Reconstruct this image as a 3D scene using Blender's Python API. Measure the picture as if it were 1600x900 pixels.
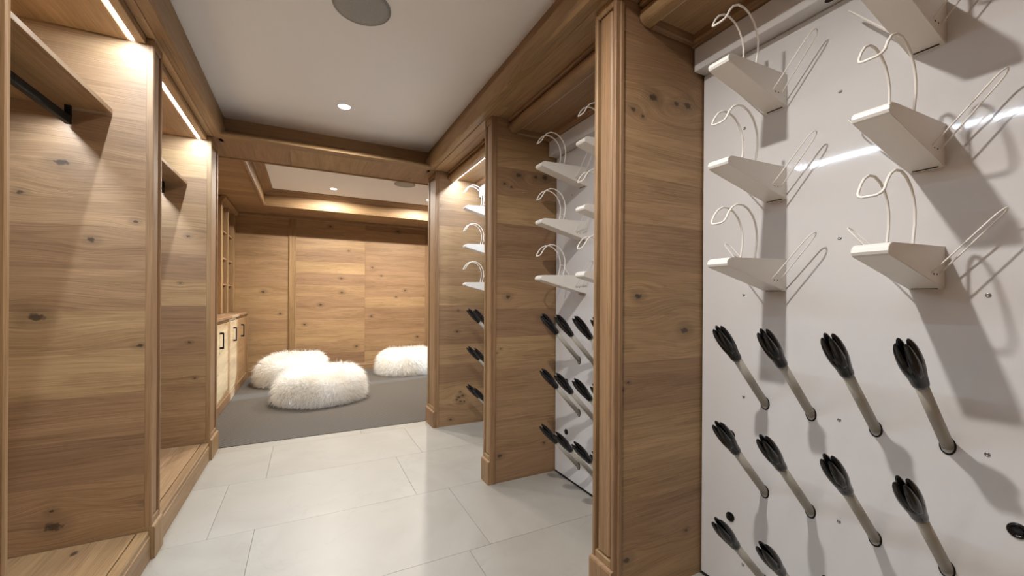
import bpy, math, random
from mathutils import Vector, Matrix
random.seed(7)
for o in list(bpy.data.objects): bpy.data.objects.remove(o)
scn = bpy.context.scene
COL = scn.collection

# ------------------------------------------------------------------ camera
F, HY, YAW, ROLL, CAMH = 631.3, 466.8, .4698, .0059, 1.10
cam = bpy.data.cameras.new('camera'); camo = bpy.data.objects.new('camera', cam); COL.objects.link(camo)
cam.sensor_width = 36; cam.lens = F / 1600 * 36; cam.shift_y = (HY - 450) / 1600
cam.clip_start = .02
fw = Vector((math.sin(YAW), math.cos(YAW), 0)); rt = Vector((math.cos(YAW), -math.sin(YAW), 0)); up = Vector((0, 0, 1))
r2 = rt * math.cos(ROLL) + up * math.sin(ROLL); u2 = up * math.cos(ROLL) - rt * math.sin(ROLL)
M = Matrix((r2, u2, -fw)).transposed().to_4x4(); M.translation = Vector((0, 0, CAMH))
camo.matrix_world = M
scn.camera = camo

# ------------------------------------------------------------------ world, exposure
w = bpy.data.worlds.new('world'); scn.world = w; w.use_nodes = True
w.node_tree.nodes['Background'].inputs[0].default_value = (.75, .85, 1, 1)
w.node_tree.nodes['Background'].inputs[1].default_value = .35
vs = scn.view_settings; vs.view_transform = 'Standard'; vs.look = 'None'; vs.gamma = 1; vs.exposure = 0.18
vs.use_curve_mapping = False
scn.cycles.max_bounces = 16; scn.cycles.diffuse_bounces = 12; scn.cycles.glossy_bounces = 6
COOL = (.74, .87, 1.0); NEUT = (1, .95, .90); WARM = (1, .945, .85)
P_LED, P_RAIL, P_LEDR, P_DOWN, P_FAR, P_SUN = 11.0, 4.5, 11.0, 24.0, 47.0, 6.5
# daylight entering the far room through its two side windows
sun = bpy.data.lights.new('daylight', 'SUN'); sun.energy = P_SUN; sun.angle = math.radians(1.5); sun.color = (.52, .76, 1)
suno = bpy.data.objects.new('daylight', sun); COL.objects.link(suno)
sd = Vector((-1, -.171, -.30)).normalized()
suno.rotation_euler = sd.to_track_quat('-Z', 'Y').to_euler(); suno.location = (5, 6, 4)

# ------------------------------------------------------------------ materials
def newmat(name):
    m = bpy.data.materials.new(name); m.use_nodes = True
    nt = m.node_tree; b = nt.nodes['Principled BSDF']
    return m, nt, b
def plain(name, col, rough=.5, metal=0, emit=None, es=0, spec=.5, bump=None):
    m, nt, b = newmat(name)
    b.inputs['Base Color'].default_value = (*col, 1); b.inputs['Roughness'].default_value = rough
    b.inputs['Metallic'].default_value = metal; b.inputs['Specular IOR Level'].default_value = spec
    if emit: b.inputs['Emission Color'].default_value = (*emit, 1); b.inputs['Emission Strength'].default_value = es
    if bump:
        n = nt.nodes.new('ShaderNodeTexNoise'); n.inputs['Scale'].default_value = bump[0]; n.inputs['Detail'].default_value = 3
        g = nt.nodes.new('ShaderNodeNewGeometry'); nt.links.new(g.outputs['Position'], n.inputs['Vector'])
        bp = nt.nodes.new('ShaderNodeBump'); bp.inputs['Strength'].default_value = bump[1]; bp.inputs['Distance'].default_value = bump[2]
        nt.links.new(n.outputs['Fac'], bp.inputs['Height']); nt.links.new(bp.outputs['Normal'], b.inputs['Normal'])
    return m

def oak(name, axis, light=(.50, .335, .195), dark=(.285, .165, .08), knots=(), face='y', rough=.52, autoknot=True, vary=.38, seed=0.):
    """oak with the grain along axis ('x','y','z'); knots are (a, z, size) in world units on the face plane"""
    m, nt, b = newmat(name); N = nt.nodes; L = nt.links
    def math_(op, a, b_=None, c=None, clamp=False):
        n = N.new('ShaderNodeMath'); n.operation = op; n.use_clamp = clamp
        for i, v in enumerate((a, b_, c)):
            if v is None: continue
            if isinstance(v, (int, float)): n.inputs[i].default_value = v
            else: L.new(v, n.inputs[i])
        return n.outputs[0]
    def mapr(v, a, b_, c=0., d=1.):
        n = N.new('ShaderNodeMapRange'); n.interpolation_type = 'SMOOTHSTEP'
        L.new(v, n.inputs[0])
        for i, q in enumerate((a, b_, c, d)): n.inputs[i + 1].default_value = q
        return n.outputs[0]
    geo = N.new('ShaderNodeNewGeometry'); inf = N.new('ShaderNodeObjectInfo')
    sep = N.new('ShaderNodeSeparateXYZ'); L.new(geo.outputs['Position'], sep.inputs[0])
    sx, sy, sz = sep.outputs
    along = {'x': sx, 'y': sy, 'z': sz}[axis]
    others = [q for k, q in (('x', sx), ('y', sy), ('z', sz)) if k != axis]
    rnd = inf.outputs['Random']
    ka = None; kdark = None
    for (ua, uz, s) in knots:
        A = {'y': sx, 'x': sy}[face]
        da = math_('DIVIDE', math_('SUBTRACT', A, ua), s * 1.5); dz = math_('DIVIDE', math_('SUBTRACT', sz, uz), s)
        nz = N.new('ShaderNodeTexNoise'); nz.inputs['Scale'].default_value = 70; L.new(geo.outputs['Position'], nz.inputs['Vector'])
        d2 = math_('ADD', math_('MULTIPLY', da, da), math_('MULTIPLY', dz, dz))
        d2n = math_('MULTIPLY', d2, mapr(nz.outputs['Fac'], .3, .7, .6, 1.9))
        kd = mapr(d2n, .10, .75, 1, 0)
        halo = mapr(d2, .3, 5, .30, 0)
        kd = math_('MAXIMUM', kd, halo)
        warp = math_('MULTIPLY', dz, math_('MULTIPLY', math_('EXPONENT', math_('MULTIPLY', d2, -.045)), s * -.62))
        ka = warp if ka is None else math_('ADD', ka, warp)
        kdark = kd if kdark is None else math_('MAXIMUM', kdark, kd)
    across = others[-1] if axis != 'z' else others[0]
    if axis == 'y': across = math_('ADD', sx, sz)
    if axis == 'x': across = math_('ADD', sy, sz)
    if axis == 'z': across = math_('ADD', sx, sy)
    if ka is not None: across = math_('ADD', across, ka)
    al = math_('ADD', along, math_('MULTIPLY', rnd, 37.3)); ac = math_('ADD', across, math_('MULTIPLY', rnd, 11.9 + seed))
    def noise(fa, fc, detail=3, dist=0., rough_=.55):
        cmb = N.new('ShaderNodeCombineXYZ'); L.new(math_('MULTIPLY', al, fa), cmb.inputs[0]); L.new(math_('MULTIPLY', ac, fc), cmb.inputs[1])
        L.new(math_('MULTIPLY', rnd, 5.), cmb.inputs[2])
        n = N.new('ShaderNodeTexNoise'); n.inputs['Scale'].default_value = 1; n.inputs['Detail'].default_value = detail
        n.inputs['Distortion'].default_value = dist; n.inputs['Roughness'].default_value = rough_
        L.new(cmb.outputs[0], n.inputs['Vector']); return n.outputs['Fac'], cmb.outputs[0]
    broad, _ = noise(1.0, 11, 4, .5)
    # flat-sawn figure: rings = sin of warped height
    hgt = math_('ADD', math_('MULTIPLY', broad, 22), math_('MULTIPLY', ac, 34))
    rings = math_('MULTIPLY_ADD', math_('SINE', math_('MULTIPLY', hgt, 2.6)), .5, .5)
    fine, _ = noise(3.2, 330, 4, .0, .6)
    pores, _ = noise(16, 620, 2)
    f = math_('ADD', math_('MULTIPLY', mapr(broad, .3, .72), .34), math_('MULTIPLY', math_('POWER', rings, 2.), .15))
    f = math_('ADD', f, math_('MULTIPLY', mapr(fine, .30, .72), .40))
    f = math_('ADD', f, mapr(pores, .58, .78, 0, .22))
    if autoknot:
        cmb = N.new('ShaderNodeCombineXYZ'); L.new(math_('MULTIPLY', al, 1.25), cmb.inputs[0]); L.new(math_('MULTIPLY', ac, 2.3), cmb.inputs[1])
        v = N.new('ShaderNodeTexVoronoi'); v.inputs['Scale'].default_value = 1.; v.voronoi_dimensions = '2D'; L.new(cmb.outputs[0], v.inputs['Vector'])
        sc = N.new('ShaderNodeSeparateColor'); L.new(v.outputs['Color'], sc.inputs[0])
        kk = math_('MULTIPLY', mapr(v.outputs['Distance'], .012, .034, 1, 0), math_('GREATER_THAN', sc.outputs[0], .66))
        kdark = kk if kdark is None else math_('MAXIMUM', kdark, kk)
    mix = N.new('ShaderNodeMix'); mix.data_type = 'RGBA'; L.new(f, mix.inputs[0])
    mix.inputs[6].default_value = (*light, 1); mix.inputs[7].default_value = (*dark, 1)
    col = mix.outputs[2]
    # each plank its own tone
    wn = N.new('ShaderNodeTexWhiteNoise'); wn.noise_dimensions = '1D'; L.new(math_('MULTIPLY_ADD', rnd, 91.7, seed), wn.inputs['W'])
    hsv = N.new('ShaderNodeHueSaturation'); L.new(col, hsv.inputs['Color'])
    L.new(math_('MULTIPLY_ADD', wn.outputs['Value'], vary, 1 - vary * .5), hsv.inputs['Value'])
    L.new(math_('MULTIPLY_ADD', wn.outputs['Value'], .014, .493), hsv.inputs['Hue'])
    col = hsv.outputs[0]
    if kdark is not None:
        mk = N.new('ShaderNodeMix'); mk.data_type = 'RGBA'; L.new(math_('MULTIPLY', kdark, .88), mk.inputs[0]); L.new(col, mk.inputs[6])
        mk.inputs[7].default_value = (.035, .022, .014, 1); col = mk.outputs[2]
    L.new(col, b.inputs['Base Color']); b.inputs['Roughness'].default_value = rough
    bp = N.new('ShaderNodeBump'); bp.inputs['Strength'].default_value = .25; bp.inputs['Distance'].default_value = .002
    L.new(math_('SUBTRACT', 1, f), bp.inputs['Height']); L.new(bp.outputs[0], b.inputs['Normal'])
    return m

K_L1 = [(-.855, 1.62, .022), (-.964, 1.492, .012), (-.768, 1.325, .014), (-.634, 1.41, .009), (-.921, 1.018, .024), (-.616, .896, .013), (-.869, .207, .026), (-.875, .268, .010), (-.592, .237, .011)]
K_L2 = [(-.70, 1.50, .012), (-.74, 1.19, .008), (-.69, .80, .010), (-.66, .56, .008)]
K_R = [(1.149, 1.854, .022), (1.335, 1.865, .022), (1.27, 1.86, .014), (1.054, 1.79, .014), (1.10, 1.775, .009), (1.08, 1.112, .016), (1.324, .98, .020), (1.03, .16, .017), (1.341, .19, .010), (1.035, .80, .007), (1.01, .775, .006)]
K_F = [(1.112, .056, .014), (1.20, .20, .014), (1.185, .24, .014), (1.22, .25, .014), (1.20, .285, .011), (1.17, .22, .012), (1.235, .20, .010), (1.166, .812, .012), (.995, 1.89, .010), (1.176, .996, .008)]
K_B = [(-.546, 1.176, .022), (.459, 1.392, .020), (.469, 1.179, .022), (.182, .996, .022), (-.027, .708, .020), (.564, 1.813, .014), (.909, 1.574, .016), (1.044, 1.448, .014), (1.414, 1.222, .018), (1.273, 1.118, .016), (.894, .816, .018), (.682, .358, .022), (1.615, .47, .020), (-.335, .87, .018), (.305, 2.16, .022), (1.297, 2.164, .022)]
OAK = dict(light=(.415, .260, .136), dark=(.158, .084, .035))
M_L1 = oak('oak_left_near', 'x', knots=K_L1, autoknot=False, **OAK)
M_L2 = oak('oak_left_far', 'x', knots=K_L2, autoknot=False, seed=3.1, **OAK)
M_RN = oak('oak_right', 'x', knots=K_R, autoknot=False, seed=5.2, **OAK)
M_RF = oak('oak_right_far', 'x', knots=K_F, autoknot=False, seed=8.4, **OAK)
M_BW = oak('oak_back_wall', 'x', knots=K_B, autoknot=False, seed=1.7, **OAK)
M_X = oak('oak_grain_x', 'x', vary=.3, **OAK)
M_Y = oak('oak_grain_y', 'y', vary=.2, **OAK)
M_Z = oak('oak_grain_z', 'z', light=(.38, .232, .115), dark=(.145, .074, .029), vary=.16, autoknot=False)
M_YT = oak('oak_trim_y', 'y', light=(.36, .222, .113), dark=(.135, .070, .029), vary=.2, autoknot=False)
M_XT = oak('oak_trim_x', 'x', light=(.36, .222, .113), dark=(.135, .070, .029), vary=.2, autoknot=False)
M_WALLP = plain('painted_white_ceiling', (.88, .88, .89), .9, bump=(180, .04, .001))
M_WHITE = plain('white_gloss_panel', (.66, .65, .645), .062, bump=(45, .03, .0012))
M_BRKT = plain('white_powder_coat', (.80, .77, .72), .34)
M_WIRE = plain('white_coated_wire', (.82, .79, .73), .3)
M_TUBE = plain('greige_plastic_tube', (.40, .375, .32), .42)
M_BLACK = plain('glossy_black_rubber', (.005, .005, .006), .12)
M_BLKM = plain('matt_black_metal', (.006, .006, .006), .6, spec=.25)
M_DARK = plain('dark_gap', (.01, .009, .008), .9)
M_CHROME = plain('screw_steel', (.45, .45, .46), .3, 1.)
M_LED = plain('led_strip_lit', (.9, .9, .9), .5, emit=(.92, .96, 1), es=14)
M_LEDOFF = plain('led_strip_unlit', (.66, .65, .63), .4)
M_LENS = plain('downlight_lens', (.9, .9, .9), .4, emit=(1, .95, .86), es=9)
M_LENSF = plain('downlight_lens_warm', (.9, .9, .9), .4, emit=(1, .86, .6), es=9)
M_TRIMW = plain('white_metal_trim', (.72, .72, .71), .4)
M_GROUT = plain('pale_grout', (.25, .235, .205), .9)

def limestone():
    m, nt, b = newmat('cream_limestone'); N = nt.nodes; L = nt.links
    geo = N.new('ShaderNodeNewGeometry'); inf = N.new('ShaderNodeObjectInfo')
    add = N.new('ShaderNodeVectorMath'); add.operation = 'MULTIPLY_ADD'
    L.new(inf.outputs['Random'], add.inputs[0]); add.inputs[1].default_value = (31, 17, 5); L.new(geo.outputs['Position'], add.inputs[2])
    n = N.new('ShaderNodeTexNoise'); n.inputs['Scale'].default_value = 2.2; n.inputs['Detail'].default_value = 6; n.inputs['Distortion'].default_value = 1.2
    L.new(add.outputs[0], n.inputs['Vector'])
    r = N.new('ShaderNodeValToRGB'); r.color_ramp.elements[0].position = .3; r.color_ramp.elements[0].color = (.325, .300, .258, 1)
    r.color_ramp.elements[1].position = .7; r.color_ramp.elements[1].color = (.375, .350, .306, 1); L.new(n.outputs['Fac'], r.inputs[0])
    n2 = N.new('ShaderNodeTexNoise'); n2.inputs['Scale'].default_value = 1.3; n2.inputs['Detail'].default_value = 7; n2.inputs['Distortion'].default_value = 2.
    L.new(add.outputs[0], n2.inputs['Vector'])
    v = N.new('ShaderNodeMath'); v.operation = 'SUBTRACT'; L.new(n2.outputs['Fac'], v.inputs[0]); v.inputs[1].default_value = .5
    v2 = N.new('ShaderNodeMath'); v2.operation = 'ABSOLUTE'; L.new(v.outputs[0], v2.inputs[0])
    mr = N.new('ShaderNodeMapRange'); L.new(v2.outputs[0], mr.inputs[0]); mr.inputs[1].default_value = 0; mr.inputs[2].default_value = .008; mr.inputs[3].default_value = .22; mr.inputs[4].default_value = 0
    mx = N.new('ShaderNodeMix'); mx.data_type = 'RGBA'; L.new(mr.outputs[0], mx.inputs[0]); L.new(r.outputs[0], mx.inputs[6]); mx.inputs[7].default_value = (.27, .25, .205, 1)
    hsv = N.new('ShaderNodeHueSaturation'); L.new(mx.outputs[2], hsv.inputs['Color'])
    ma = N.new('ShaderNodeMath'); ma.operation = 'MULTIPLY_ADD'; L.new(inf.outputs['Random'], ma.inputs[0]); ma.inputs[1].default_value = .07; ma.inputs[2].default_value = .965
    L.new(ma.outputs[0], hsv.inputs['Value']); L.new(hsv.outputs[0], b.inputs['Base Color']); b.inputs['Roughness'].default_value = .42
    return m
M_TILE = limestone()

def carpet_mat():
    m, nt, b = newmat('woven_taupe_carpet'); N = nt.nodes; L = nt.links
    geo = N.new('ShaderNodeNewGeometry'); mp = N.new('ShaderNodeMapping'); mp.inputs['Rotation'].default_value = (0, 0, .12)
    L.new(geo.outputs['Position'], mp.inputs[0])
    ch = N.new('ShaderNodeTexChecker'); ch.inputs['Scale'].default_value = 62; L.new(mp.outputs[0], ch.inputs['Vector'])
    ch.inputs['Color1'].default_value = (.090, .079, .068, 1); ch.inputs['Color2'].default_value = (.142, .126, .111, 1)
    n = N.new('ShaderNodeTexNoise'); n.inputs['Scale'].default_value = 160; L.new(geo.outputs['Position'], n.inputs['Vector'])
    mx = N.new('ShaderNodeMix'); mx.data_type = 'RGBA'; mx.blend_type = 'OVERLAY'; mx.inputs[0].default_value = .35
    L.new(ch.outputs['Color'], mx.inputs[6]); L.new(n.outputs['Color'], mx.inputs[7]); L.new(mx.outputs[2], b.inputs['Base Color'])
    b.inputs['Roughness'].default_value = .95; b.inputs['Specular IOR Level'].default_value = .1
    bp = N.new('ShaderNodeBump'); bp.inputs['Strength'].default_value = .6; bp.inputs['Distance'].default_value = .004
    L.new(ch.outputs['Fac'], bp.inputs['Height']); L.new(bp.outputs[0], b.inputs['Normal'])
    return m
M_CARPET = carpet_mat()

def fur_mat():
    m, nt, b = newmat('white_sheepskin'); N = nt.nodes; L = nt.links
    geo = N.new('ShaderNodeNewGeometry'); n = N.new('ShaderNodeTexNoise'); n.inputs['Scale'].default_value = 5; n.inputs['Detail'].default_value = 3
    L.new(geo.outputs['Position'], n.inputs['Vector'])
    r = N.new('ShaderNodeValToRGB'); r.color_ramp.elements[0].position = .35; r.color_ramp.elements[0].color = (.90, .875, .82, 1)
    r.color_ramp.elements[1].position = .6; r.color_ramp.elements[1].color = (.96, .96, .95, 1); L.new(n.outputs['Fac'], r.inputs[0])
    L.new(r.outputs[0], b.inputs['Base Color']); b.inputs['Roughness'].default_value = .7; b.inputs['Specular IOR Level'].default_value = .2
    tr = N.new('ShaderNodeBsdfTranslucent'); tr.inputs[0].default_value = (.9, .88, .84, 1)
    mx = N.new('ShaderNodeMixShader'); mx.inputs[0].default_value = .22
    L.new(b.outputs[0], mx.inputs[1]); L.new(tr.outputs[0], mx.inputs[2]); L.new(mx.outputs[0], N['Material Output'].inputs[0])
    return m
M_FUR = fur_mat()

def speaker_mat():
    m, nt, b = newmat('grey_speaker_mesh'); N = nt.nodes; L = nt.links
    geo = N.new('ShaderNodeNewGeometry'); v = N.new('ShaderNodeTexVoronoi'); v.inputs['Scale'].default_value = 350; L.new(geo.outputs['Position'], v.inputs['Vector'])
    r = N.new('ShaderNodeValToRGB'); r.color_ramp.elements[0].color = (.2, .2, .195, 1); r.color_ramp.elements[1].color = (.36, .36, .35, 1); r.color_ramp.elements[1].position = .5
    L.new(v.outputs['Distance'], r.inputs[0]); L.new(r.outputs[0], b.inputs['Base Color']); b.inputs['Roughness'].default_value = .6
    return m
M_SPK = speaker_mat()
def pane_mat():
    m, nt, b = newmat('clear_window_glass'); N = nt.nodes; L = nt.links
    t = N.new('ShaderNodeBsdfTransparent'); g = N.new('ShaderNodeBsdfGlossy'); g.inputs['Roughness'].default_value = .02
    mx = N.new('ShaderNodeMixShader'); mx.inputs[0].default_value = .06
    L.new(t.outputs[0], mx.inputs[1]); L.new(g.outputs[0], mx.inputs[2]); L.new(mx.outputs[0], N['Material Output'].inputs[0])
    return m
M_PANE = pane_mat()

# ------------------------------------------------------------------ mesh helpers
WLOC = {}
class MB:
    def __init__(s): s.v = []; s.f = []
    def add(s, vs_, fs):
        o = len(s.v); s.v += [tuple(p) for p in vs_]; s.f += [tuple(i + o for i in f) for f in fs]; return s
    def box(s, x0, x1, y0, y1, z0, z1, c=.0012):
        if x0 > x1: x0, x1 = x1, x0
        if y0 > y1: y0, y1 = y1, y0
        c = min(c, (x1 - x0) * .45, (y1 - y0) * .45, (z1 - z0) * .45)
        vv = []; idx = {}
        lo = (x0, y0, z0); hi = (x1, y1, z1)
        for i in (0, 1):
            for j in (0, 1):
                for k in (0, 1):
                    p = [(hi if b else lo)[a] for a, b in enumerate((i, j, k))]
                    sg = [-1 if b else 1 for b in (i, j, k)]
                    for ax in range(3):      # vertex lying on the face normal to ax
                        q = [p[a] + (0 if a == ax else sg[a] * c) for a in range(3)]
                        idx[(i, j, k, ax)] = len(vv); vv.append(q)
        fs = []
        for ax in range(3):
            a, b_ = [q for q in range(3) if q != ax]
            for e in (0, 1):
                ring = []
                for (p, q) in ((0, 0), (1, 0), (1, 1), (0, 1)):
                    t = [0, 0, 0]; t[ax] = e; t[a] = p; t[b_] = q; ring.append(idx[(*t, ax)])
                fs.append(ring if (e == 1) == (ax != 1) else ring[::-1])
        for ax in range(3):                  # edge chamfers along ax
            a, b_ = [q for q in range(3) if q != ax]
            for p in (0, 1):
                for q in (0, 1):
                    t0 = [0, 0, 0]; t0[a] = p; t0[b_] = q; t1 = list(t0); t1[ax] = 1
                    ring = [idx[(*t0, a)], idx[(*t1, a)], idx[(*t1, b_)], idx[(*t0, b_)]]
                    fs.append(ring)
        for i in (0, 1):
            for j in (0, 1):
                for k in (0, 1): fs.append([idx[(i, j, k, ax)] for ax in range(3)])
        return s.add(vv, fs)
    def prism(s, prof, axis, a, b):
        """extrude closed 2D profile; axis 'y': prof=(x,z); axis 'x': prof=(y,z); axis 'z': prof=(x,y)"""
        n = len(prof)
        def P(p, t): return {'y': (p[0], t, p[1]), 'x': (t, p[0], p[1]), 'z': (p[0], p[1], t)}[axis]
        vv = [P(p, a) for p in prof] + [P(p, b) for p in prof]
        fs = [[i, (i + 1) % n, n + (i + 1) % n, n + i] for i in range(n)] + [list(range(n))[::-1], list(range(n, 2 * n))]
        return s.add(vv, fs)
    def tube(s, path, r, n=8, cap=True, closed=False):
        path = [Vector(p) for p in path]; m = len(path); rr = r if isinstance(r, (list, tuple)) else [r] * m
        t0 = (path[1] - path[0]).normalized(); ref = Vector((0, 0, 1)) if abs(t0.z) < .9 else Vector((0, 1, 0))
        nrm = t0.cross(ref).normalized(); o = len(s.v)
        for i, p in enumerate(path):
            if closed: t = (path[(i + 1) % m] - path[i - 1]).normalized()
            else: t = (path[min(i + 1, m - 1)] - path[max(i - 1, 0)]).normalized()
            nrm = (nrm - t * nrm.dot(t)).normalized(); bn = t.cross(nrm)
            for k in range(n):
                a = 2 * math.pi * k / n; s.v.append(tuple(p + (nrm * math.cos(a) + bn * math.sin(a)) * rr[i]))
        for i in range(m - (0 if closed else 1)):
            for k in range(n):
                a = o + i * n + k; b = o + i * n + (k + 1) % n; i2 = (i + 1) % m
                s.f.append((a, b, o + i2 * n + (k + 1) % n, o + i2 * n + k))
        if cap and not closed:
            s.f.append(tuple(o + k for k in range(n))[::-1]); s.f.append(tuple(o + (m - 1) * n + k for k in range(n)))
        return s
    def lathe(s, prof, n=24, mat=None):
        """prof (r, h) about local z; mat transforms"""
        o = len(s.v); mat = mat or Matrix()
        for r, h in prof:
            for k in range(n):
                a = 2 * math.pi * k / n; s.v.append(tuple(mat @ Vector((r * math.cos(a), r * math.sin(a), h))))
        for i in range(len(prof) - 1):
            for k in range(n):
                s.f.append((o + i * n + k, o + i * n + (k + 1) % n, o + (i + 1) * n + (k + 1) % n, o + (i + 1) * n + k))
        s.f.append(tuple(o + k for k in range(n))[::-1]); s.f.append(tuple(o + (len(prof) - 1) * n + k for k in range(n)))
        return s
    def build(s, name, mat, parent=None, smooth=False, origin=None):
        xs, ys, zs = zip(*s.v)
        c = Vector(origin) if origin else Vector(((min(xs) + max(xs)) / 2, (min(ys) + max(ys)) / 2, (min(zs) + max(zs)) / 2))
        me = bpy.data.meshes.new(name); me.from_pydata([tuple(Vector(p) - c) for p in s.v], [], s.f); me.update()
        import bmesh
        bm = bmesh.new(); bm.from_mesh(me); bmesh.ops.recalc_face_normals(bm, faces=bm.faces); bm.to_mesh(me); bm.free()
        me.materials.append(mat)
        if smooth:
            me.polygons.foreach_set('use_smooth', [True] * len(me.polygons))
        o = bpy.data.objects.new(name, me); COL.objects.link(o)
        put(o, parent, c); return o
def put(o, parent, c):
    if parent is not None:
        o.parent = parent; o.location = c - WLOC[parent.name]
    else: o.location = c
    WLOC[o.name] = c.copy()
def empty(name, loc, label, cat, group=None):
    o = bpy.data.objects.new(name, None); COL.objects.link(o); o.empty_display_size = .05
    o.location = loc; WLOC[o.name] = Vector(loc); tag(o, label, cat, group); return o
def tag(o, label, cat, group=None, kind=None):
    if label: o['label'] = label
    if cat: o['category'] = cat
    if group: o['group'] = group
    if kind: o['kind'] = kind
    return o
def struct(o): o['kind'] = 'structure'; return o
def sempty(name, loc):
    o = bpy.data.objects.new(name, None); COL.objects.link(o); o.empty_display_size = .05; o.location = loc; WLOC[o.name] = Vector(loc); o['kind'] = 'structure'; return o
def copy_tree(o, loc, label=None, group=None, parent=None):
    c = o.copy(); COL.objects.link(c)
    if parent is None: c.location = loc
    else: c.parent = parent
    if label: c['label'] = label
    if group: c['group'] = group
    for ch in list(o.children): copy_tree(ch, None, parent=c)
    return c
_cache = {}
def piece(name, mat, parent, x0, x1, y0, y1, z0, z1, c=.0012):
    """a chamfered board; boards of equal size and material share their mesh"""
    key = (name, mat.name, round(x1 - x0, 4), round(y1 - y0, 4), round(z1 - z0, 4), c)
    cen = Vector(((x0 + x1) / 2, (y0 + y1) / 2, (z0 + z1) / 2))
    if key in _cache:
        o = bpy.data.objects.new(name, _cache[key]); COL.objects.link(o); put(o, parent, cen); return o
    o = MB().box(x0, x1, y0, y1, z0, z1, c).build(name, mat, parent); _cache[key] = o.data; return o
def area(name, loc, sx, sy, power, col, parent=None, down=True, spread=180):
    l = bpy.data.lights.new(name, 'AREA'); l.shape = 'RECTANGLE'; l.size = sx; l.size_y = sy; l.energy = power; l.color = col; l.spread = math.radians(spread)
    o = bpy.data.objects.new(name, l); COL.objects.link(o); put(o, parent, Vector(loc)); return o

# ------------------------------------------------------------------ floor
XR, XRB, XL, XLB, XW = .955, .967, -.565, -.576, 1.42
fl = struct(MB().box(-1.3, 1.6, -1.3, 3.58, -.08, -.006).build('floor', M_GROUT))
rows = [(-1.2, -.60, .2), (-.745, -.145, .41), (-.145, .455, .12), (.455, 1.055, .35), (1.055, 1.655, .64), (1.655, 2.255, .74), (2.255, 2.86, .555), (2.86, 3.46, .74), (3.46, 3.577, .40)]
rows[0] = (-1.2, -.745, .2)
for (a, b, x0) in rows:
    x = x0 - .955 * 3
    while x < XW:
        l, r = max(x, -1.1), min(x + .955, XW + .0)
        if r - l > .02: piece('tile', M_TILE, fl, l + .0007, r - .0007, a + .0007, b - .0007, -.006, 0, .0004)
        x += .955
cp = MB().box(-1.2, 2.62, 3.58, 6.64, -.06, .004, .002).build('carpet', M_CARPET)
tag(cp, 'woven taupe wall-to-wall carpet covering the far lounge floor', 'carpet')

# ------------------------------------------------------------------ outer walls, ceilings
struct(MB().box(-1.14, -1.08, -1.3, 3.5, 0, 2.7).build('wall_left', M_X))
struct(MB().box(1.46, 1.52, -1.3, 3.58, 0, 2.7).build('wall_right', M_X))
wb = struct(MB().box(-1.2, 1.52, -1.26, -1.2, 0, 2.7).build('wall_behind', M_WALLP))
struct(MB().box(-1.3, 2.8, -1.3, 6.9, 2.7, 2.76).build('ceiling_slab', M_WALLP))
ceil = struct(MB().box(-.60, 1.02, -1.2, 3.6, 2.38, 2.42, .0005).build('ceiling', M_WALLP))

# corridor cornices, left and right
def cornice(name, s, xc, xf, xe, xb):
    """s=+1 right, -1 left: crown face xc, fillet face xf, soffit from xf to xe, body to xb"""
    t = sempty(name, ((xf + xe) / 2, 1.0, 2.18))
    y0, y1 = -1.2, 3.45
    MB().prism([(xc, 2.384), (xc, 2.25), (xc + s * .04, 2.25), (xc + s * .04, 2.384)], 'y', y0, 3.56).build('crown_board', M_YT, t)
    MB().prism([(xf + s * .004, 2.286), (xf, 2.281), (xf, 2.188), (xf + s * .006, 2.18), (xf + s * .028, 2.18), (xf + s * .034, 2.184), (xf + s * .052, 2.184), (xf + s * .052, 2.286)], 'y', y0, 3.42).build('fillet', M_YT, t)
    w_ = abs(xe - xf) - .052
    n = 2 if w_ > .08 else 1
    for k in range(n):
        a = xf + s * (.052 + w_ * k / n); b = xf + s * (.052 + w_ * (k + 1) / n)
        for q, (p, r) in enumerate(((y0, .62), (.62, 2.05), (2.05, 3.34))):
            sh = .35 * k
            p2 = p if q == 0 else p + sh; r2_ = r if q == 2 else r + sh
            piece('soffit_board', M_Y, t, min(a, b) + .0006, max(a, b) - .0006, p2 + .0005, r2_ - .0005, 2.18, 2.20)
    return t
cornice('trim_1', 1, .945, .90, 1.072, 1.42)
cornice('trim_2', -1, -.533, -.515, -.602, -1.05)

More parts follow.
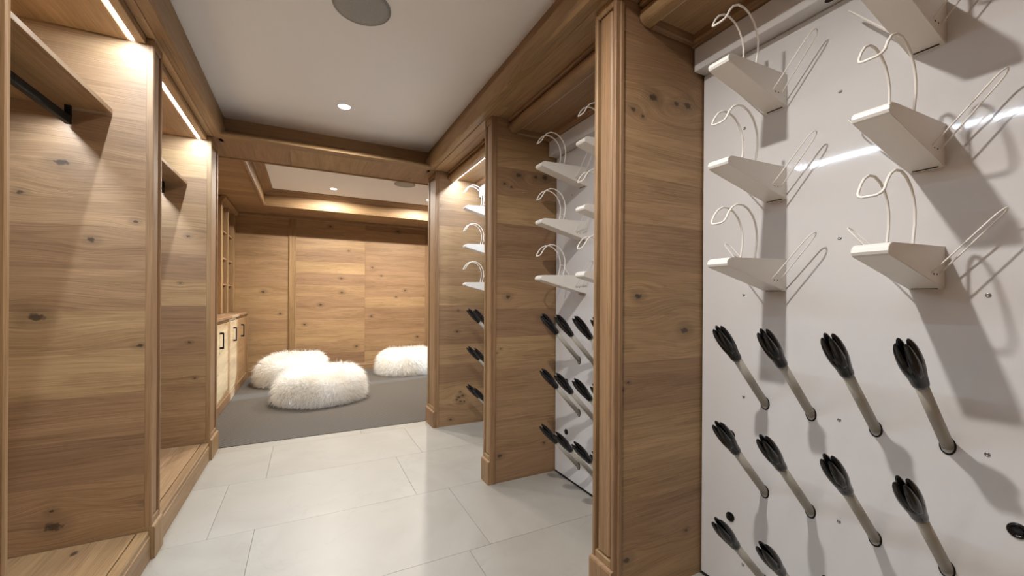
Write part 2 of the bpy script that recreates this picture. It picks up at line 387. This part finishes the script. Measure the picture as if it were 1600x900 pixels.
# ------------------------------------------------------------------ dividers with panelled posts
ZJ = [.02] + [.19 + .17 * k for k in range(12)]
def divider(y0, y1, s, mat, label, xback, z0=0., zt=2.18, group='oak dividers between the bays', joints=None):
    """oak plank divider with a panelled front post. s=+1 right side, -1 left"""
    xp, xb = (XR, XRB) if s > 0 else (XL, XLB)
    t = empty('locker_divider', (xb, (y0 + y1) / 2, 0), label, 'divider', group)
    X = lambda a: xb + s * a
    def bx(name, m, a0, a1, b0, b1, c0, c1, ch=.0012): return piece(name, m, t, min(a0, a1), max(a0, a1), b0, b1, c0, c1, ch)
    # post: core, stiles, rails, raised panel, plinth
    bx('post_core', M_Z, X(.022), X(.06), y0 + .006, y1 - .006, 0, zt)
    wd = y1 - y0; st = max(.014, wd * .14)
    for a, b in ((y0, y0 + st), (y1 - st, y1)): bx('stile', M_Z, X(0), X(.026), a, b, .12, zt, .003)
    bx('rail', M_Z, X(.001), X(.02), y0 + st, y1 - st, .13, .165, .003)
    bx('rail', M_Z, X(.001), X(.02), y0 + st, y1 - st, zt - .035, zt, .003)
    g = .011          # dark groove between stile and raised panel
    p0, p1 = y0 + st + g, y1 - st - g
    MB().prism([(X(.022), p0), (X(.010), p0), (X(.006), p0 + .005), (X(.006), p1 - .005), (X(.010), p1), (X(.022), p1)], 'z', .172, zt - .042).build('panel', M_Z, t)
    prof = [(xp, 0), (xp, .128), (xp + s * .003, .134), (xp + s * .012, .138), (xb + s * .03, .138), (xb + s * .03, 0)]
    MB().prism(prof, 'y', y0 - .001, y1 + .001).build('plinth', M_Z, t)
    # corner strip then the planks
    e = .036 if s > 0 else .014
    if s > 0:
        for a, b in ((y0 - .004, y0 + .02), (y1 - .02, y1 + .004)): bx('corner_strip', M_Z, X(.020), X(.036), a, b, 0, zt, .002)
    js = [z0] + [z for z in ZJ if z > z0 + .03 and z < zt - .03] + [zt]
    for a, b in zip(js[:-1], js[1:]):
        bx('plank', mat, X(e), xback, y0 + .002, y1 - .002, a + .0001, b - .0001, .0003)
    return t
divider(.03, .13, 1, M_RN, 'oak plank divider with post at the near end of nearest boot-drying panel', XW + .04)
divider(1.107, 1.225, 1, M_RN, 'nearest tall oak plank divider on the right with large dark knots near top', XW + .04)
divider(2.181, 2.284, 1, M_RN, 'middle oak plank divider on the right, behind row of white brackets', XW + .04)
divider(3.345, 3.577, 1, M_RF, 'far right oak jamb divider beside the carpet, brightly lit at top', XW + .04)
divider(.03, .13, -1, M_L1, 'oak plank divider at the near end of the left wardrobe bays', -1.08)
divider(1.165, 1.278, -1, M_L1, 'oak post and divider cut by the left edge of picture', -1.08)
divider(2.193, 2.304, -1, M_L1, 'left oak plank divider with diagonal shelf shadow and dark knots', -1.08)
divider(3.34, 3.57, -1, M_L2, 'left oak jamb divider next to the carpet, narrow panelled post', -1.08)

# ------------------------------------------------------------------ lintel between corridor and lounge
lt = sempty('trim_3', (.2, 3.5, 2.18))
MB().prism([(3.505, 2.384), (3.505, 2.275), (3.56, 2.275), (3.56, 2.384)], 'x', -.56, .97).build('crown_board', M_XT, lt)
MB().prism([(3.51, 2.300), (3.49, 2.290), (3.47, 2.270), (3.41, 2.245), (3.36, 2.235), (3.34, 2.222), (3.30, 2.206), (3.275, 2.195), (3.27, 2.182), (3.29, 2.18), (3.36, 2.18), (3.36, 2.21), (3.51, 2.26)], 'x', -.52, .905).build('fillet', M_XT, lt)
xs = [-1.08, -.62, -.12, .42, .93, 1.42]
for a, b in zip(xs[:-1], xs[1:]):
    y0 = 3.36 if a > -.6 and b < .95 else 3.36
    piece('soffit_board', M_Y, lt, a + .0005, b - .0005, 3.36, 3.775, 2.18, 2.20)
MB().prism([(3.775, 2.20), (3.775, 2.176), (3.782, 2.170), (3.792, 2.172), (3.795, 2.18), (3.795, 2.26), (3.775, 2.26)], 'x', -1.08, 2.6).build('lip', M_XT, lt)
piece('header', M_X, lt, -1.08, 1.42, 3.56, 3.775, 2.20, 2.70)
piece('header', M_X, lt, 1.42, 2.60, 3.58, 3.775, 2.17, 2.70)

# ------------------------------------------------------------------ left wardrobe bays
def wardrobe(y0, y1, label):
    t = empty('wardrobe_bay', (-.83, (y0 + y1) / 2, 0), label, 'wardrobe', 'open oak wardrobe bays')
    n = 4; xs_ = [-1.08 + (.455 * k / n) for k in range(n + 1)]
    for a, b in zip(xs_[:-1], xs_[1:]): piece('bench_board', M_Y, t, a + .0004, b - .0004, y0, y1, .10, .12)
    piece('nosing', M_YT, t, -.622, -.582, y0, y1, .085, .122, .004)
    piece('kickboard', M_YT, t, -.60, -.578, y0, y1, 0, .10, .003)
    js = [.12] + [z for z in ZJ if z > .15] ; js[-1] = 2.15
    for a, b in zip(js[:-1], js[1:]): piece('back_plank', M_L1 if False else M_X, None or t, -1.08 + .0, -1.068, y0, y1, a, b)
    sh = piece('shelf', M_Y, t, -1.068, -.705, y0, y1, 1.838, 1.858, .0015)
    # hanging rail: flat black bar hung from the shelf, light channel behind it
    rl = piece('hanging_rail', M_BLKM, t, -.836, -.818, y0 + .012, y1 - .012, 1.766, 1.797, .001)
    for yy in (y0 + .012, y1 - .024): piece('rail_bracket', M_BLKM, rl, -.836, -.818, yy, yy + .014, 1.797, 1.838, .001)
    piece('rail_channel', M_BLKM, rl, -.866, -.836, y0 + .03, y1 - .03, 1.791, 1.797, .0005)
    piece('rail_light', M_LED, rl, -.857, -.845, y0 + .03, y1 - .03, 1.7895, 1.791, .0002)
    area('rail_light_source', (-.851, (y0 + y1) / 2, 1.789), .010, y1 - y0 - .08, P_RAIL, COOL, t)
    # canopy with light strip
    piece('canopy_board', M_Y, t, -1.068, -.656, y0, y1, 2.15, 2.18)
    piece('canopy_board', M_Y, t, -.634, -.602, y0, y1, 2.15, 2.18)
    piece('canopy_back', M_Y, t, -.656, -.634, y0, y1, 2.156, 2.18)
    piece('light_strip', M_LED, t, -.651, -.639, y0 + .002, y1 - .002, 2.1505, 2.156, .0005)
    area('light_strip_source', (-.645, (y0 + y1) / 2, 2.1495), .012, y1 - y0 - .07, P_LED, COOL, t)
    return t
wardrobe(.134, 1.161, 'open oak wardrobe bay beside the camera, out of the left frame edge')
wardrobe(1.282, 2.189, 'nearest open oak wardrobe bay with shelf, black hanging rail and lit strip')
wardrobe(2.308, 3.336, 'second open oak wardrobe bay, next to the carpeted lounge')

# ------------------------------------------------------------------ right bays: canopies and white drying panels
BAYS = [(.134, 1.103, 0., 'nearest'), (1.229, 2.177, 1.074, 'middle'), (2.288, 3.341, 2.235, 'farthest')]
def canopy(y0, y1, lit, label):
    t = empty('bay_canopy', (1.22, (y0 + y1) / 2, 2.09), label, 'soffit', 'oak canopies over the white drying panels')
    R_ = .032; cx, cz = 1.106, 2.134
    pr = [(cx + R_ * math.cos(a), cz + R_ * math.sin(a)) for a in [math.pi * (.5 + k / 12 * 1.0) for k in range(13)]]
    pr += [(1.125, 2.102), (1.125, 2.166)]
    MB().prism(pr, 'y', y0, y1).build('rounded_edge', M_YT, t, smooth=False)
    piece('canopy_board', M_Y, t, 1.125, 1.144, y0, y1, 2.128, 2.16)
    piece('canopy_board', M_Y, t, 1.156, 1.36, y0, y1, 2.128, 2.16)
    piece('canopy_back', M_Y, t, 1.144, 1.156, y0, y1, 2.140, 2.16)
    piece('light_strip', M_LED if lit else M_LEDOFF, t, 1.1445, 1.1555, y0 + .002, y1 - .002, 2.1272, 2.140, .0004)
    for a, b in ((y0, y0 + .022), (y1 - .022, y1)):
        if lit: continue
        MB().prism([(a, 2.128), (a, 2.10), (a + .004, 2.095), (b - .004, 2.095), (b, 2.10), (b, 2.128)], 'x', 1.125, 1.36).build('side_moulding', M_XT, t)
    MB().prism([(1.332, 2.128), (1.332, 2.104), (1.338, 2.098), (1.346, 2.098), (1.350, 2.092), (1.42, 2.092), (1.42, 2.128)], 'y', y0, y1).build('back_moulding', M_YT, t)
    piece('top_cover', M_Y, t, 1.072, 1.46, y0, y1, 2.166, 2.18)
    if lit: area('light_strip_source', (1.15, (y0 + y1) / 2, 2.1262), .012, y1 - y0 - .07, P_LEDR, COOL, t)
    return t
SCREWS = [(.635, 1.726), (.634, 1.287), (.931, 1.119), (.338, 1.115), (.929, .748), (.633, .744), (.338, .743), (.632, .441), (.928, .138), (.931, 1.726), (.338, .138)]
GROM = [(.978, .596), (.978, .288), (.292, .588), (.292, .288)]
AX = Matrix.Rotation(-math.pi / 2, 4, 'Y')      # local z -> -x
for i, (y0, y1, sh, nm) in enumerate(BAYS):
    canopy(y0, y1, i == 2, 'oak canopy with rounded front edge over the %s white panel' % nm)
    t = empty('drying_panel', (XW, (y0 + y1) / 2, 0), '%s glossy white boot-drying wall panel' % nm, 'wall panel', 'glossy white drying panels')
    piece('sheet', M_WHITE, t, XW, XW + .018, y0 + .001, y1 - .001, .012, 1.996, .001)
    piece('foot_gap', M_DARK, t, XW + .003, XW + .03, y0, y1, 0, .012, .0005)
    hd = piece('duct_box', M_WHITE, None, 1.36, XW + .018, y0 + .003, y1 - .003, 1.999, 2.091, .002)
    tag(hd, 'white duct box running along the top of the %s white panel' % nm, 'duct box', 'white duct boxes')
    # dark slot on the underside of the header
    yc = (y0 + y1) / 2 + .0
    pr = []
    for k in range(16):
        a = 2 * math.pi * k / 16; pr.append((1.388 + .011 * math.cos(a), yc + (.032 if math.sin(a) >= 0 else -.032) + .011 * math.sin(a)))
    MB().prism(pr, 'z', 1.9982, 1.9995).build('slot', M_DARK, hd)
    for (sy, sz) in SCREWS:
        m4 = Matrix.Translation((XW, sy + sh, sz)) @ AX
        if y0 < sy + sh < y1: MB().lathe([(.0052, -.0005), (.0052, .0012), (.004, .0024), (.0022, .0026), (.002, .0016)], 12, m4).build('screw', M_CHROME, t, True)
    for (sy, sz) in GROM:
        if not (y0 < sy + sh < y1): continue
        m4 = Matrix.Translation((XW, sy + sh, sz)) @ AX
        g = MB().lathe([(.017, -.0005), (.017, .002), (.0155, .004), (.013, .0045), (.0115, .002), (.004, .002)], 20, m4).build('grommet', M_BLACK, t, True)
        for q in (-.0045, .0045): MB().box(XW - .0036, XW - .0018, sy + sh - .008, sy + sh + .008, sz + q - .0016, sz + q + .0016, .0004).build('grommet_slat', M_CHROME if False else M_BLKM, g)

# helmet bracket prototype; anchor = wall point at bottom centre of the bracket
def make_bracket(loc, label):
    x, y, z = loc; t = empty('helmet_bracket', loc, label, 'bracket', 'white helmet and glove brackets')
    hw = .033
    path = [(1.150, .1000), (1.136, .0985), (1.126, .0945), (1.1195, .0880), (1.1180, .0800), (1.1215, .0735), (1.128, .0700), (1.42, .0)]
    inner = [(1.150, .0985), (1.1368, .0970), (1.1272, .0933), (1.1212, .0873), (1.1198, .0803), (1.1228, .0750), (1.1290, .0716), (1.42, .0017)]
    MB().prism([(a - 1.42 + x, b + z) for a, b in path + inner[::-1]], 'y', y - hw, y + hw).build('folded_plate', M_BRKT, t)
    side = [(1.42, .002), (1.42, .107), (1.150, .0992), (1.136, .0975), (1.1266, .0938), (1.1205, .0875), (1.119, .0800), (1.1222, .0743), (1.1285, .0712)]
    for sgn in (-1, 1):
        a = y + sgn * hw; sd_ = MB().prism([(p - 1.42 + x, q + z) for p, q in side], 'y', a - .001, a + .001).build('side_plate', M_BRKT, t)
        for xx in (1.353, 1.371):
            MB().lathe([(.0022, 0), (.0022, .0006)], 8, Matrix.Translation((xx - 1.42 + x, a + sgn * .0010, z + .036)) @ Matrix.Rotation(-sgn * math.pi / 2, 4, 'X')).build('rivet_hole', M_DARK, sd_)
        # side glove loop
        pts = []
        base = [(1.340, y + sgn * (hw - .003), .034), (1.343, y + sgn * (hw + .02), .062), (1.349, y + sgn * (hw + .095), .155)]
        for p in base: pts.append((p[0] - 1.42 + x, p[1], z + p[2]))
        for k in range(1, 8):
            a2 = math.pi * (1 - k / 8)
            pts.append((1.3665 + .0175 * math.cos(a2) - 1.42 + x, y + sgn * (hw + .095 + .018 * math.sin(a2)), z + .155 + .0215 * math.sin(a2)))
        for p in ((1.384, y + sgn * (hw + .095), .155), (1.388, y + sgn * (hw + .02), .062), (1.390, y + sgn * (hw - .003), .034)): pts.append((p[0] - 1.42 + x, p[1], z + p[2]))
        MB().tube(pts, .0019, 6).build('glove_loop', M_WIRE, t, True)
    # helmet loop
    arc = [(1.267, .040), (1.268, .110), (1.277, .150), (1.2775, .185), (1.270, .212), (1.255, .237), (1.232, .256), (1.205, .266), (1.178, .265), (1.154, .253), (1.137, .235), (1.126, .216)]
    pts = [(a - 1.42 + x, y - .024, b + z) for a, b in arc]
    pts += [(1.121 - 1.42 + x, y - .021, z + .208), (1.117 - 1.42 + x, y - .013, z + .203), (1.116 - 1.42 + x, y + .013, z + .203), (1.121 - 1.42 + x, y + .021, z + .208)]
    pts += [(a - 1.42 + x, y + .024, b + z) for a, b in arc[::-1]]
    MB().tube(pts, .0031, 8).build('helmet_loop', M_WIRE, t, True)
    MB().box(1.409 - 1.42 + x, 1.4125 - 1.42 + x, y - .024, y + .026, z + .0005, z + .0035, .0003).build('tab_slot', M_DARK, t)
    return t
def make_tube(loc, label):
    x, y, z = loc; t = empty('glove_dryer', loc, label, 'glove dryer', 'black-tipped glove drying tubes')
    ax = Vector((-.255, 0, .27)).normalized()
    rot = ax.to_track_quat('Z', 'Y').to_matrix().to_4x4(); m4 = Matrix.Translation(loc) @ rot
    MB().lathe([(.0128, -.0), (.0128, .24)], 20, m4).build('tube', M_TUBE, t, True)
    # dark oval rim where the tube enters the panel
    rim = []; n = 28
    el = 1 / abs(ax.x)
    v = MB()
    ring = [[(x - q, y + r * math.cos(2 * math.pi * k / n), z + r * el * math.sin(2 * math.pi * k / n)) for k in range(n)] for r, q in ((.0125, .0022), (.0152, .0022), (.0158, .0))]
    vv = sum(ring, []); fs = [(i * n + k, i * n + (k + 1) % n, (i + 1) * n + (k + 1) % n, (i + 1) * n + k) for i in range(2) for k in range(n)]
    v.add(vv, fs).build('rim', M_BLKM, t)
    tip = MB().lathe([(.0130, .226), (.0155, .228), (.0168, .236), (.0172, .248), (.0188, .262), (.0206, .276), (.0208, .284), (.0198, .298), (.0150, .312)], 20, m4).build('tip_collar', M_BLACK, t, True)
    for k in range(4):
        a = math.pi / 4 + math.pi / 2 * k; ca, sa = math.cos(a), math.sin(a); pts = []; rr = []
        for (r, h, q) in ((.0080, .258, .0100), (.0098, .280, .0122), (.0112, .302, .0124), (.0128, .322, .0110), (.0136, .342, .0088), (.0130, .356, .0070), (.0122, .366, .0046), (.0118, .371, .0016)):
            pts.append(m4 @ Vector((r * ca, r * sa, h))); rr.append(q)
        MB().tube(pts, rr, 9).build('finger', M_BLACK, tip, True)
    return t
ROWN = ['top row', 'middle row', 'bottom row']
BR_Z = [1.743, 1.436, 1.130]; TB_Z = [.742, .436, .126]
BR_Y = [.819, .444]; TB_Y = [.8515, .7086, .546, .4037]
bproto = tproto = None
ORD = ['first', 'second', 'third', 'fourth']
for i, (y0, y1, sh, nm) in enumerate(BAYS):
    for c, by in enumerate(BR_Y):
        if i == 2 and c == 1: continue
        for r, bz in enumerate(BR_Z):
            lab = 'white helmet bracket, %s, %s column from far divider, %s white panel' % (ROWN[r], ORD[c], nm)
            loc = Vector((XW, by + sh, bz))
            if bproto is None: bproto = make_bracket(loc, lab)
            else: copy_tree(bproto, loc, lab)
    for c, ty in enumerate(TB_Y):
        if i == 2 and c > 1: continue
        for r, tz in enumerate(TB_Z):
            lab = 'black-tipped drying tube, %s, %s column from far divider, %s white panel' % (ROWN[r], ORD[c], nm)
            loc = Vector((XW, ty + sh, tz))
            if tproto is None: tproto = make_tube(loc, lab)
            else: copy_tree(tproto, loc, lab)

# ------------------------------------------------------------------ ceiling fittings
def downlight(x, y, z, power, col, lens, label, spread=160):
    t = empty('downlight', (x, y, z), label, 'downlight', 'recessed ceiling downlights')
    T = Matrix.Translation((x, y, z)) @ Matrix.Rotation(math.pi, 4, 'X')
    n = 28
    MB().lathe([(.047, -.001), (.047, .003), (.044, .0045), (.039, .004), (.037, .001), (.030, .0008)], n, T).build('trim_ring', M_TRIMW, t, True)
    MB().lathe([(.0365, .0012), (.0365, .0042), (.030, .0052)], n, T).build('lens', lens, t, True)
    l = bpy.data.lights.new('downlight_source', 'AREA'); l.shape = 'DISK'; l.size = .06; l.energy = power; l.color = col
    o = bpy.data.objects.new('downlight_source', l); COL.objects.link(o); put(o, t, Vector((x, y, z - .008)))
    l.spread = math.radians(spread)
    return t
downlight(.216, 2.92, 2.38, P_DOWN * .30, NEUT, M_LENS, 'round lit downlight in the corridor ceiling before the lintel')
downlight(.216, .79, 2.38, P_DOWN, NEUT, M_LENS, 'round corridor downlight overhead near the camera, out of frame')
def speaker(x, y, z, label):
    t = empty('ceiling_speaker', (x, y, z), label, 'speaker', 'round ceiling speakers')
    T = Matrix.Translation((x, y, z)) @ Matrix.Rotation(math.pi, 4, 'X')
    MB().lathe([(.122, -.001), (.122, .004), (.120, .0055), (.1175, .005), (.1175, .002), (.05, .002)], 48, T).build('bezel', M_SPK, t, True)
    MB().lathe([(.1165, .002), (.1165, .0042), (.10, .0058), (.05, .0070), (.01, .0072)], 48, T).build('grille', M_SPK, t, True)
speaker(.21, 1.885, 2.38, 'large round grey speaker grille in corridor ceiling at top of picture')

# ------------------------------------------------------------------ far lounge
ZS, ZT = 2.265, 2.45
TX0, TX1, TY0, TY1 = -.48, 1.95, 3.80, 5.93
YB = 6.60
bw = struct(MB().box(-1.2, 2.66, YB + .012, YB + .08, 0, 2.7).build('wall_back', M_DARK))
bcols = [(-1.1, -.236), (-.139, .80), (.80, 1.74), (1.80, 2.60)]
for a, b in bcols:
    js = [0.0] + [z for z in ZJ if z > .1] + [2.23]
    js = [z + (.0 if z in (0., 2.23) else .10 - .02) for z in js]; js = [z for z in js if z < 2.235] + [2.30]
    for p, q in zip(js[:-1], js[1:]): piece('plank', M_BW, bw, a + .0006, b - .0006, YB, YB + .012, p + .0001, q - .0001, .0004)
for a, b in ((-.236, -.139), (1.74, 1.80)):
    MB().prism([(a, YB + .012), (a, YB - .012), (a + .012, YB - .018), (a + .016, YB - .010), (b - .016, YB - .010), (b - .012, YB - .018), (b, YB - .012), (b, YB + .012)], 'z', .09, 2.265).build('wall_stile', M_Z, bw)
bb = struct(MB().prism([(YB, 0), (YB - .022, 0), (YB - .022, .075), (YB - .016, .085), (YB - .014, .098), (YB, .10)], 'x', -.72, 2.6).build('baseboard_back', M_XT))
struct(MB().prism([(YB, 2.27), (YB - .02, 2.27), (YB - .018, 2.235), (YB - .008, 2.225), (YB, 2.222)], 'x', -.86, 2.6).build('trim_4', M_XT))
wl = struct(MB().box(-1.2, -1.12, 3.5, 6.68, 0, 2.7).build('wall_lounge_left', M_DARK))
for k, z in enumerate([0.] + ZJ[1:]):
    z1 = ([0.] + ZJ[1:] + [2.27])[k + 1]
    piece('plank', M_Y, wl, -1.12, -1.108, 3.58, 6.6, z + .0005, z1 - .0005)
# right wall of the lounge with a floor-length window and a shorter one beside it
for (p, q, c0, c1) in ((3.5, 4.90, 0, 2.7), (4.90, 5.60, 0, 1.09), (4.90, 5.60, 1.84, 2.7), (5.60, 5.69, 0, 2.7), (5.69, 6.20, 2.0, 2.7), (6.20, 6.68, 0, 2.7)):
    struct(MB().box(2.60, 2.66, p, q, c0, c1, .0004).build('wall_lounge_right', M_Y))
for k, (p, q, c0, c1) in enumerate(((5.69, 6.20, 0, 2.0), (4.90, 5.60, 1.09, 1.84))):
    win = sempty('window_%d' % (k + 1), (2.63, (p + q) / 2, c0))
    for (e0, e1) in ((p, p + .012), (q - .012, q)): piece('window_frame', M_Z, win, 2.606, 2.654, e0, e1, c0, c1)
    for (e0, e1) in ((c0, c0 + .012), (c1 - .012, c1)): piece('window_frame', M_YT, win, 2.606, 2.654, p + .012, q - .012, e0, e1)
    piece('pane', M_PANE, win, 2.629, 2.632, p + .012, q - .012, c0 + .012, c1 - .012, .0003)
# corridor-side wall of the lounge, either side of the opening
struct(MB().box(1.40, 2.60, 3.52, 3.60, 0, 2.7).build('wall_lounge_front', M_X))
struct(MB().box(-1.2, -1.06, 3.36, 3.59, 0, 2.7).build('wall_lounge_front', M_X))

# dropped soffit round the tray
so = sempty('trim_5', (-.8, 5, ZS))
y = 3.795
while y < YB - .01:
    y1 = min(y + .19, YB); piece('soffit_plank', M_X, so, -1.11, TX0, y + .0006, y1 - .0006, ZS, ZS + .02, .001); y = y1
x = TX0
for x1 in (.35, 1.2, 1.95, 2.6):
    for (p, q) in ((TY1, 6.26), (6.26, YB)): piece('soffit_plank', M_X, so, x + .0005, x1 - .0005, p + .0005, q - .0005, ZS, ZS + .02, .001)
    x = x1
piece('soffit_plank', M_Y, so, TX1, 2.6, 3.8, TY1, ZS, ZS + .02, .001)
tr = sempty('trim_6', (.7, 4.9, ZS))
piece('fascia', M_YT, tr, TX0 - .02, TX0, TY0, TY1 + .02, ZS, ZT + .02); piece('fascia', M_YT, tr, TX1, TX1 + .02, TY0, TY1 + .02, ZS, ZT + .02)
piece('fascia', M_BW, tr, TX0, TX1, TY1, TY1 + .02, ZS, ZT + .02)
piece('fascia', M_XT, tr, TX0, TX1, TY0 - .02, TY0, ZS, ZT + .02)
# lip mouldings below the fascias and crowns above
MB().prism([(TX0 - .03, ZS), (TX0 - .03, ZS - .014), (TX0 - .006, ZS - .018), (TX0 + .008, ZS - .012), (TX0 + .010, ZS + .012), (TX0, ZS + .016)], 'y', TY0, TY1 + .01).build('lip', M_YT, tr)
MB().prism([(TY1 + .03, ZS), (TY1 + .03, ZS - .014), (TY1 + .006, ZS - .018), (TY1 - .008, ZS - .012), (TY1 - .010, ZS + .012), (TY1, ZS + .016)], 'x', TX0 - .01, TX1).build('lip', M_XT, tr)
CR = [(0, -.055), (.012, -.055), (.02, -.045), (.045, -.035), (.07, -.018), (.09, -.012), (.095, 0), (0, 0)]
MB().prism([(TX0 + a, ZT + b) for a, b in CR], 'y', TY0, TY1).build('crown', M_YT, tr)
MB().prism([(TX1 - a, ZT + b) for a, b in CR], 'y', TY0, TY1).build('crown', M_YT, tr)
MB().prism([(TY1 - a * 1.3, ZT + b) for a, b in CR], 'x', TX0, TX1).build('crown', M_XT, tr)
MB().prism([(TY0 + a, ZT + b) for a, b in CR], 'x', TX0, TX1).build('crown', M_XT, tr)
struct(MB().box(TX0 - .02, TX1 + .02, TY0 - .02, TY1 + .02, ZT, ZT + .03, .0005).build('ceiling', M_WALLP))
downlight(.287, 5.47, ZT, P_FAR, WARM, M_LENSF, 'round warm downlight visible in the lounge ceiling tray', 172)
downlight(1.49, 5.47, ZT, P_FAR, WARM, M_LENSF, 'round warm lounge downlight hidden behind the far right jamb', 172)
downlight(.287, 4.35, ZT, P_FAR * .36, WARM, M_LENSF, 'round warm lounge downlight hidden above the lintel')
speaker(1.03, 4.85, ZT, 'round grey speaker in lounge ceiling, half hidden by the lintel')

# built-in cabinet and bookcase along the lounge's left wall
cb = empty('low_cabinet', (-.9, 5.05, 0), 'low oak cabinet with black pull handles along the lounge left wall', 'cabinet')
CF = -.74
piece('carcass', M_Y, cb, -1.108, CF, 3.60, 6.44, .09, .865)
piece('plinth', M_YT, cb, -1.108, -.715, 3.60, 6.44, .004, .10, .006)
piece('end_panel', M_Z, cb, -1.108, -.705, 6.44, 6.50, .004, .90, .003)
piece('face_rail', M_YT, cb, CF, -.728, 3.60, 6.44, .845, .875)
for (a, b) in ((3.62, 4.20), (4.20, 5.09), (5.09, 5.75), (5.75, 6.26)):
    d_ = piece('door', M_Y, cb, CF, -.720, a + .003, b - .003, .105, .842, .003)
    hc = (a + b) / 2 - .06
    h_ = MB().tube([(-.692, hc, .62), (-.692, hc, .765)], .006, 8).box(-.698, -.686, hc - .006, hc + .006, .618, .630, .001).build('handle', M_BLKM, d_)
    h_.data.materials.clear(); h_.data.materials.append(M_BLKM)
    piece('handle_post', M_BLKM, d_, -.720, -.690, hc - .006, hc + .006, .615, .633, .001)
    piece('handle_post', M_BLKM, d_, -.720, -.690, hc - .006, hc + .006, .752, .770, .001)
piece('filler_stile', M_Z, cb, CF, -.722, 6.26, 6.44, .10, .845, .003)
piece('worktop', M_YT, cb, -1.108, -.700, 3.60, 6.44, .875, .905, .004)
bk = empty('bookcase', (-.98, 6.2, .905), 'tall oak bookcase with open shelves standing on the cabinet', 'bookcase')
for (a, b) in ((5.60, 5.70), (6.02, 6.07), (6.45, 6.59)): piece('upright', M_Z, bk, -1.108, -.87, a, b, .905, 2.245, .003)
for (a, b) in ((5.70, 6.02), (6.07, 6.45)):
    piece('back_board', M_Z, bk, -1.108, -1.098, a, b, .905, 2.245)
    for z in (1.24, 1.55, 1.87): piece('shelf', M_Y, bk, -1.098, -.885, a, b, z, z + .02)
piece('top_board', M_Y, bk, -1.098, -.875, 5.70, 6.45, 2.20, 2.245)
MB().prism([(-.875, 2.20), (-.858, 2.20), (-.845, 2.225), (-.83, 2.235), (-.83, 2.262), (-.875, 2.262)], 'y', 5.58, 6.598).build('cornice', M_YT, bk)

# ------------------------------------------------------------------ sheepskin bean bags
def beanbag(cx, cy, rx, ry, hgt, seed, label, ns=11000):
    rnd = random.Random(seed)
    t = empty('bean_bag', (cx, cy, .004), label, 'bean bag', 'white sheepskin bean bags')
    prof = [(0., 0.), (.82, 0.), (.92, .03), (.97, .14), (.98, .32), (.97, .55), (.93, .76), (.84, .92), (.68, 1.0), (.44, .95), (.22, .88), (0., .86)]
    n = 40; vv = []; fs = []; ph = rnd.random() * 6
    def surf(u, a):      # u in 0..len-1
        i = min(int(u), len(prof) - 2); f = u - i
        r = prof[i][0] * (1 - f) + prof[i + 1][0] * f; h = prof[i][1] * (1 - f) + prof[i + 1][1] * f
        k = 1 + .035 * math.sin(2 * a + ph) + .02 * math.sin(5 * a + 2 * ph)
        hh = hgt * h * (1 + (.10 * math.sin(a + .4) + .04 * math.sin(3 * a + ph)) * (h > .2) * min(1, r * 1.3))
        return Vector((cx + rx * r * k * math.cos(a), cy + ry * r * k * math.sin(a), .004 + max(0, hh)))
    m = 34
    for i in range(m + 1):
        for k in range(n): vv.append(surf((len(prof) - 1) * i / m, 2 * math.pi * k / n))
    for i in range(m):
        for k in range(n): fs.append((i * n + k, i * n + (k + 1) % n, (i + 1) * n + (k + 1) % n, (i + 1) * n + k))
    b_ = MB().add(vv, fs).build('cushion', M_FUR, t, True)
    V = []; Fc = []
    U = len(prof) - 1
    for _ in range(ns):
        while True:
            u = 1.4 + rnd.random() * (U - 1.4); i = min(int(u), U - 1); f = u - i
            r = prof[i][0] * (1 - f) + prof[i + 1][0] * f
            seg = math.hypot((prof[i + 1][0] - prof[i][0]) * rx, (prof[i + 1][1] - prof[i][1]) * hgt)
            if rnd.random() < (r + .05) * seg / .16: break
        a = rnd.random() * 2 * math.pi
        p = surf(u, a); du = surf(min(U, u + .05), a) - surf(max(0, u - .05), a); da = surf(u, a + .03) - surf(u, a - .03)
        nn = da.cross(du)
        if nn.length < 1e-9: nn = Vector((0, 0, 1))
        nn.normalize()
        if nn.dot(p - Vector((cx, cy, hgt * .4))) < 0: nn = -nn
        tn = Vector((rnd.gauss(0, 1), rnd.gauss(0, 1), rnd.gauss(0, .6) - .35)); swirl = Vector((math.sin(p.x * 9 + seed), math.cos(p.y * 8 + seed), -.25 * (1 - nn.z)))
        d0 = (nn * .62 + tn * .30 + swirl * .40).normalized()
        L_ = .055 + .055 * rnd.random()
        side = d0.cross(Vector((rnd.gauss(0, 1), rnd.gauss(0, 1), rnd.gauss(0, 1)))).normalized()
        w0 = .0019; q0 = p - nn * .004; q1 = q0 + d0 * L_ * .55; d1 = (d0 + Vector((0, 0, -.8)) + tn * .15).normalized(); q2 = q1 + d1 * L_ * .5
        if q2.z < .006: q2.z = .006
        if q1.z < .006: q1.z = .006
        o = len(V); V += [q0 - side * w0, q0 + side * w0, q1 - side * w0 * .8, q1 + side * w0 * .8, q2]
        Fc += [(o, o + 1, o + 3, o + 2), (o + 2, o + 3, o + 4)]
    c = Vector((cx, cy, hgt * .5)); me = bpy.data.meshes.new('fur'); me.from_pydata([tuple(v - c) for v in V], [], Fc); me.update(); me.materials.append(M_FUR)
    o = bpy.data.objects.new('fur', me); COL.objects.link(o); put(o, t, c); o['kind'] = 'stuff'
    return t
beanbag(.14, 4.83, .410, .410, .300, 3, 'white shaggy bean bag nearest the corridor, in front of another', 15000)
beanbag(-.15, 5.94, .385, .385, .318, 8, 'white shaggy bean bag behind the nearest one, by the cabinet', 12000)
beanbag(1.345, 6.08, .42, .38, .290, 14, 'white shaggy bean bag at right, half hidden by the far jamb', 12000)
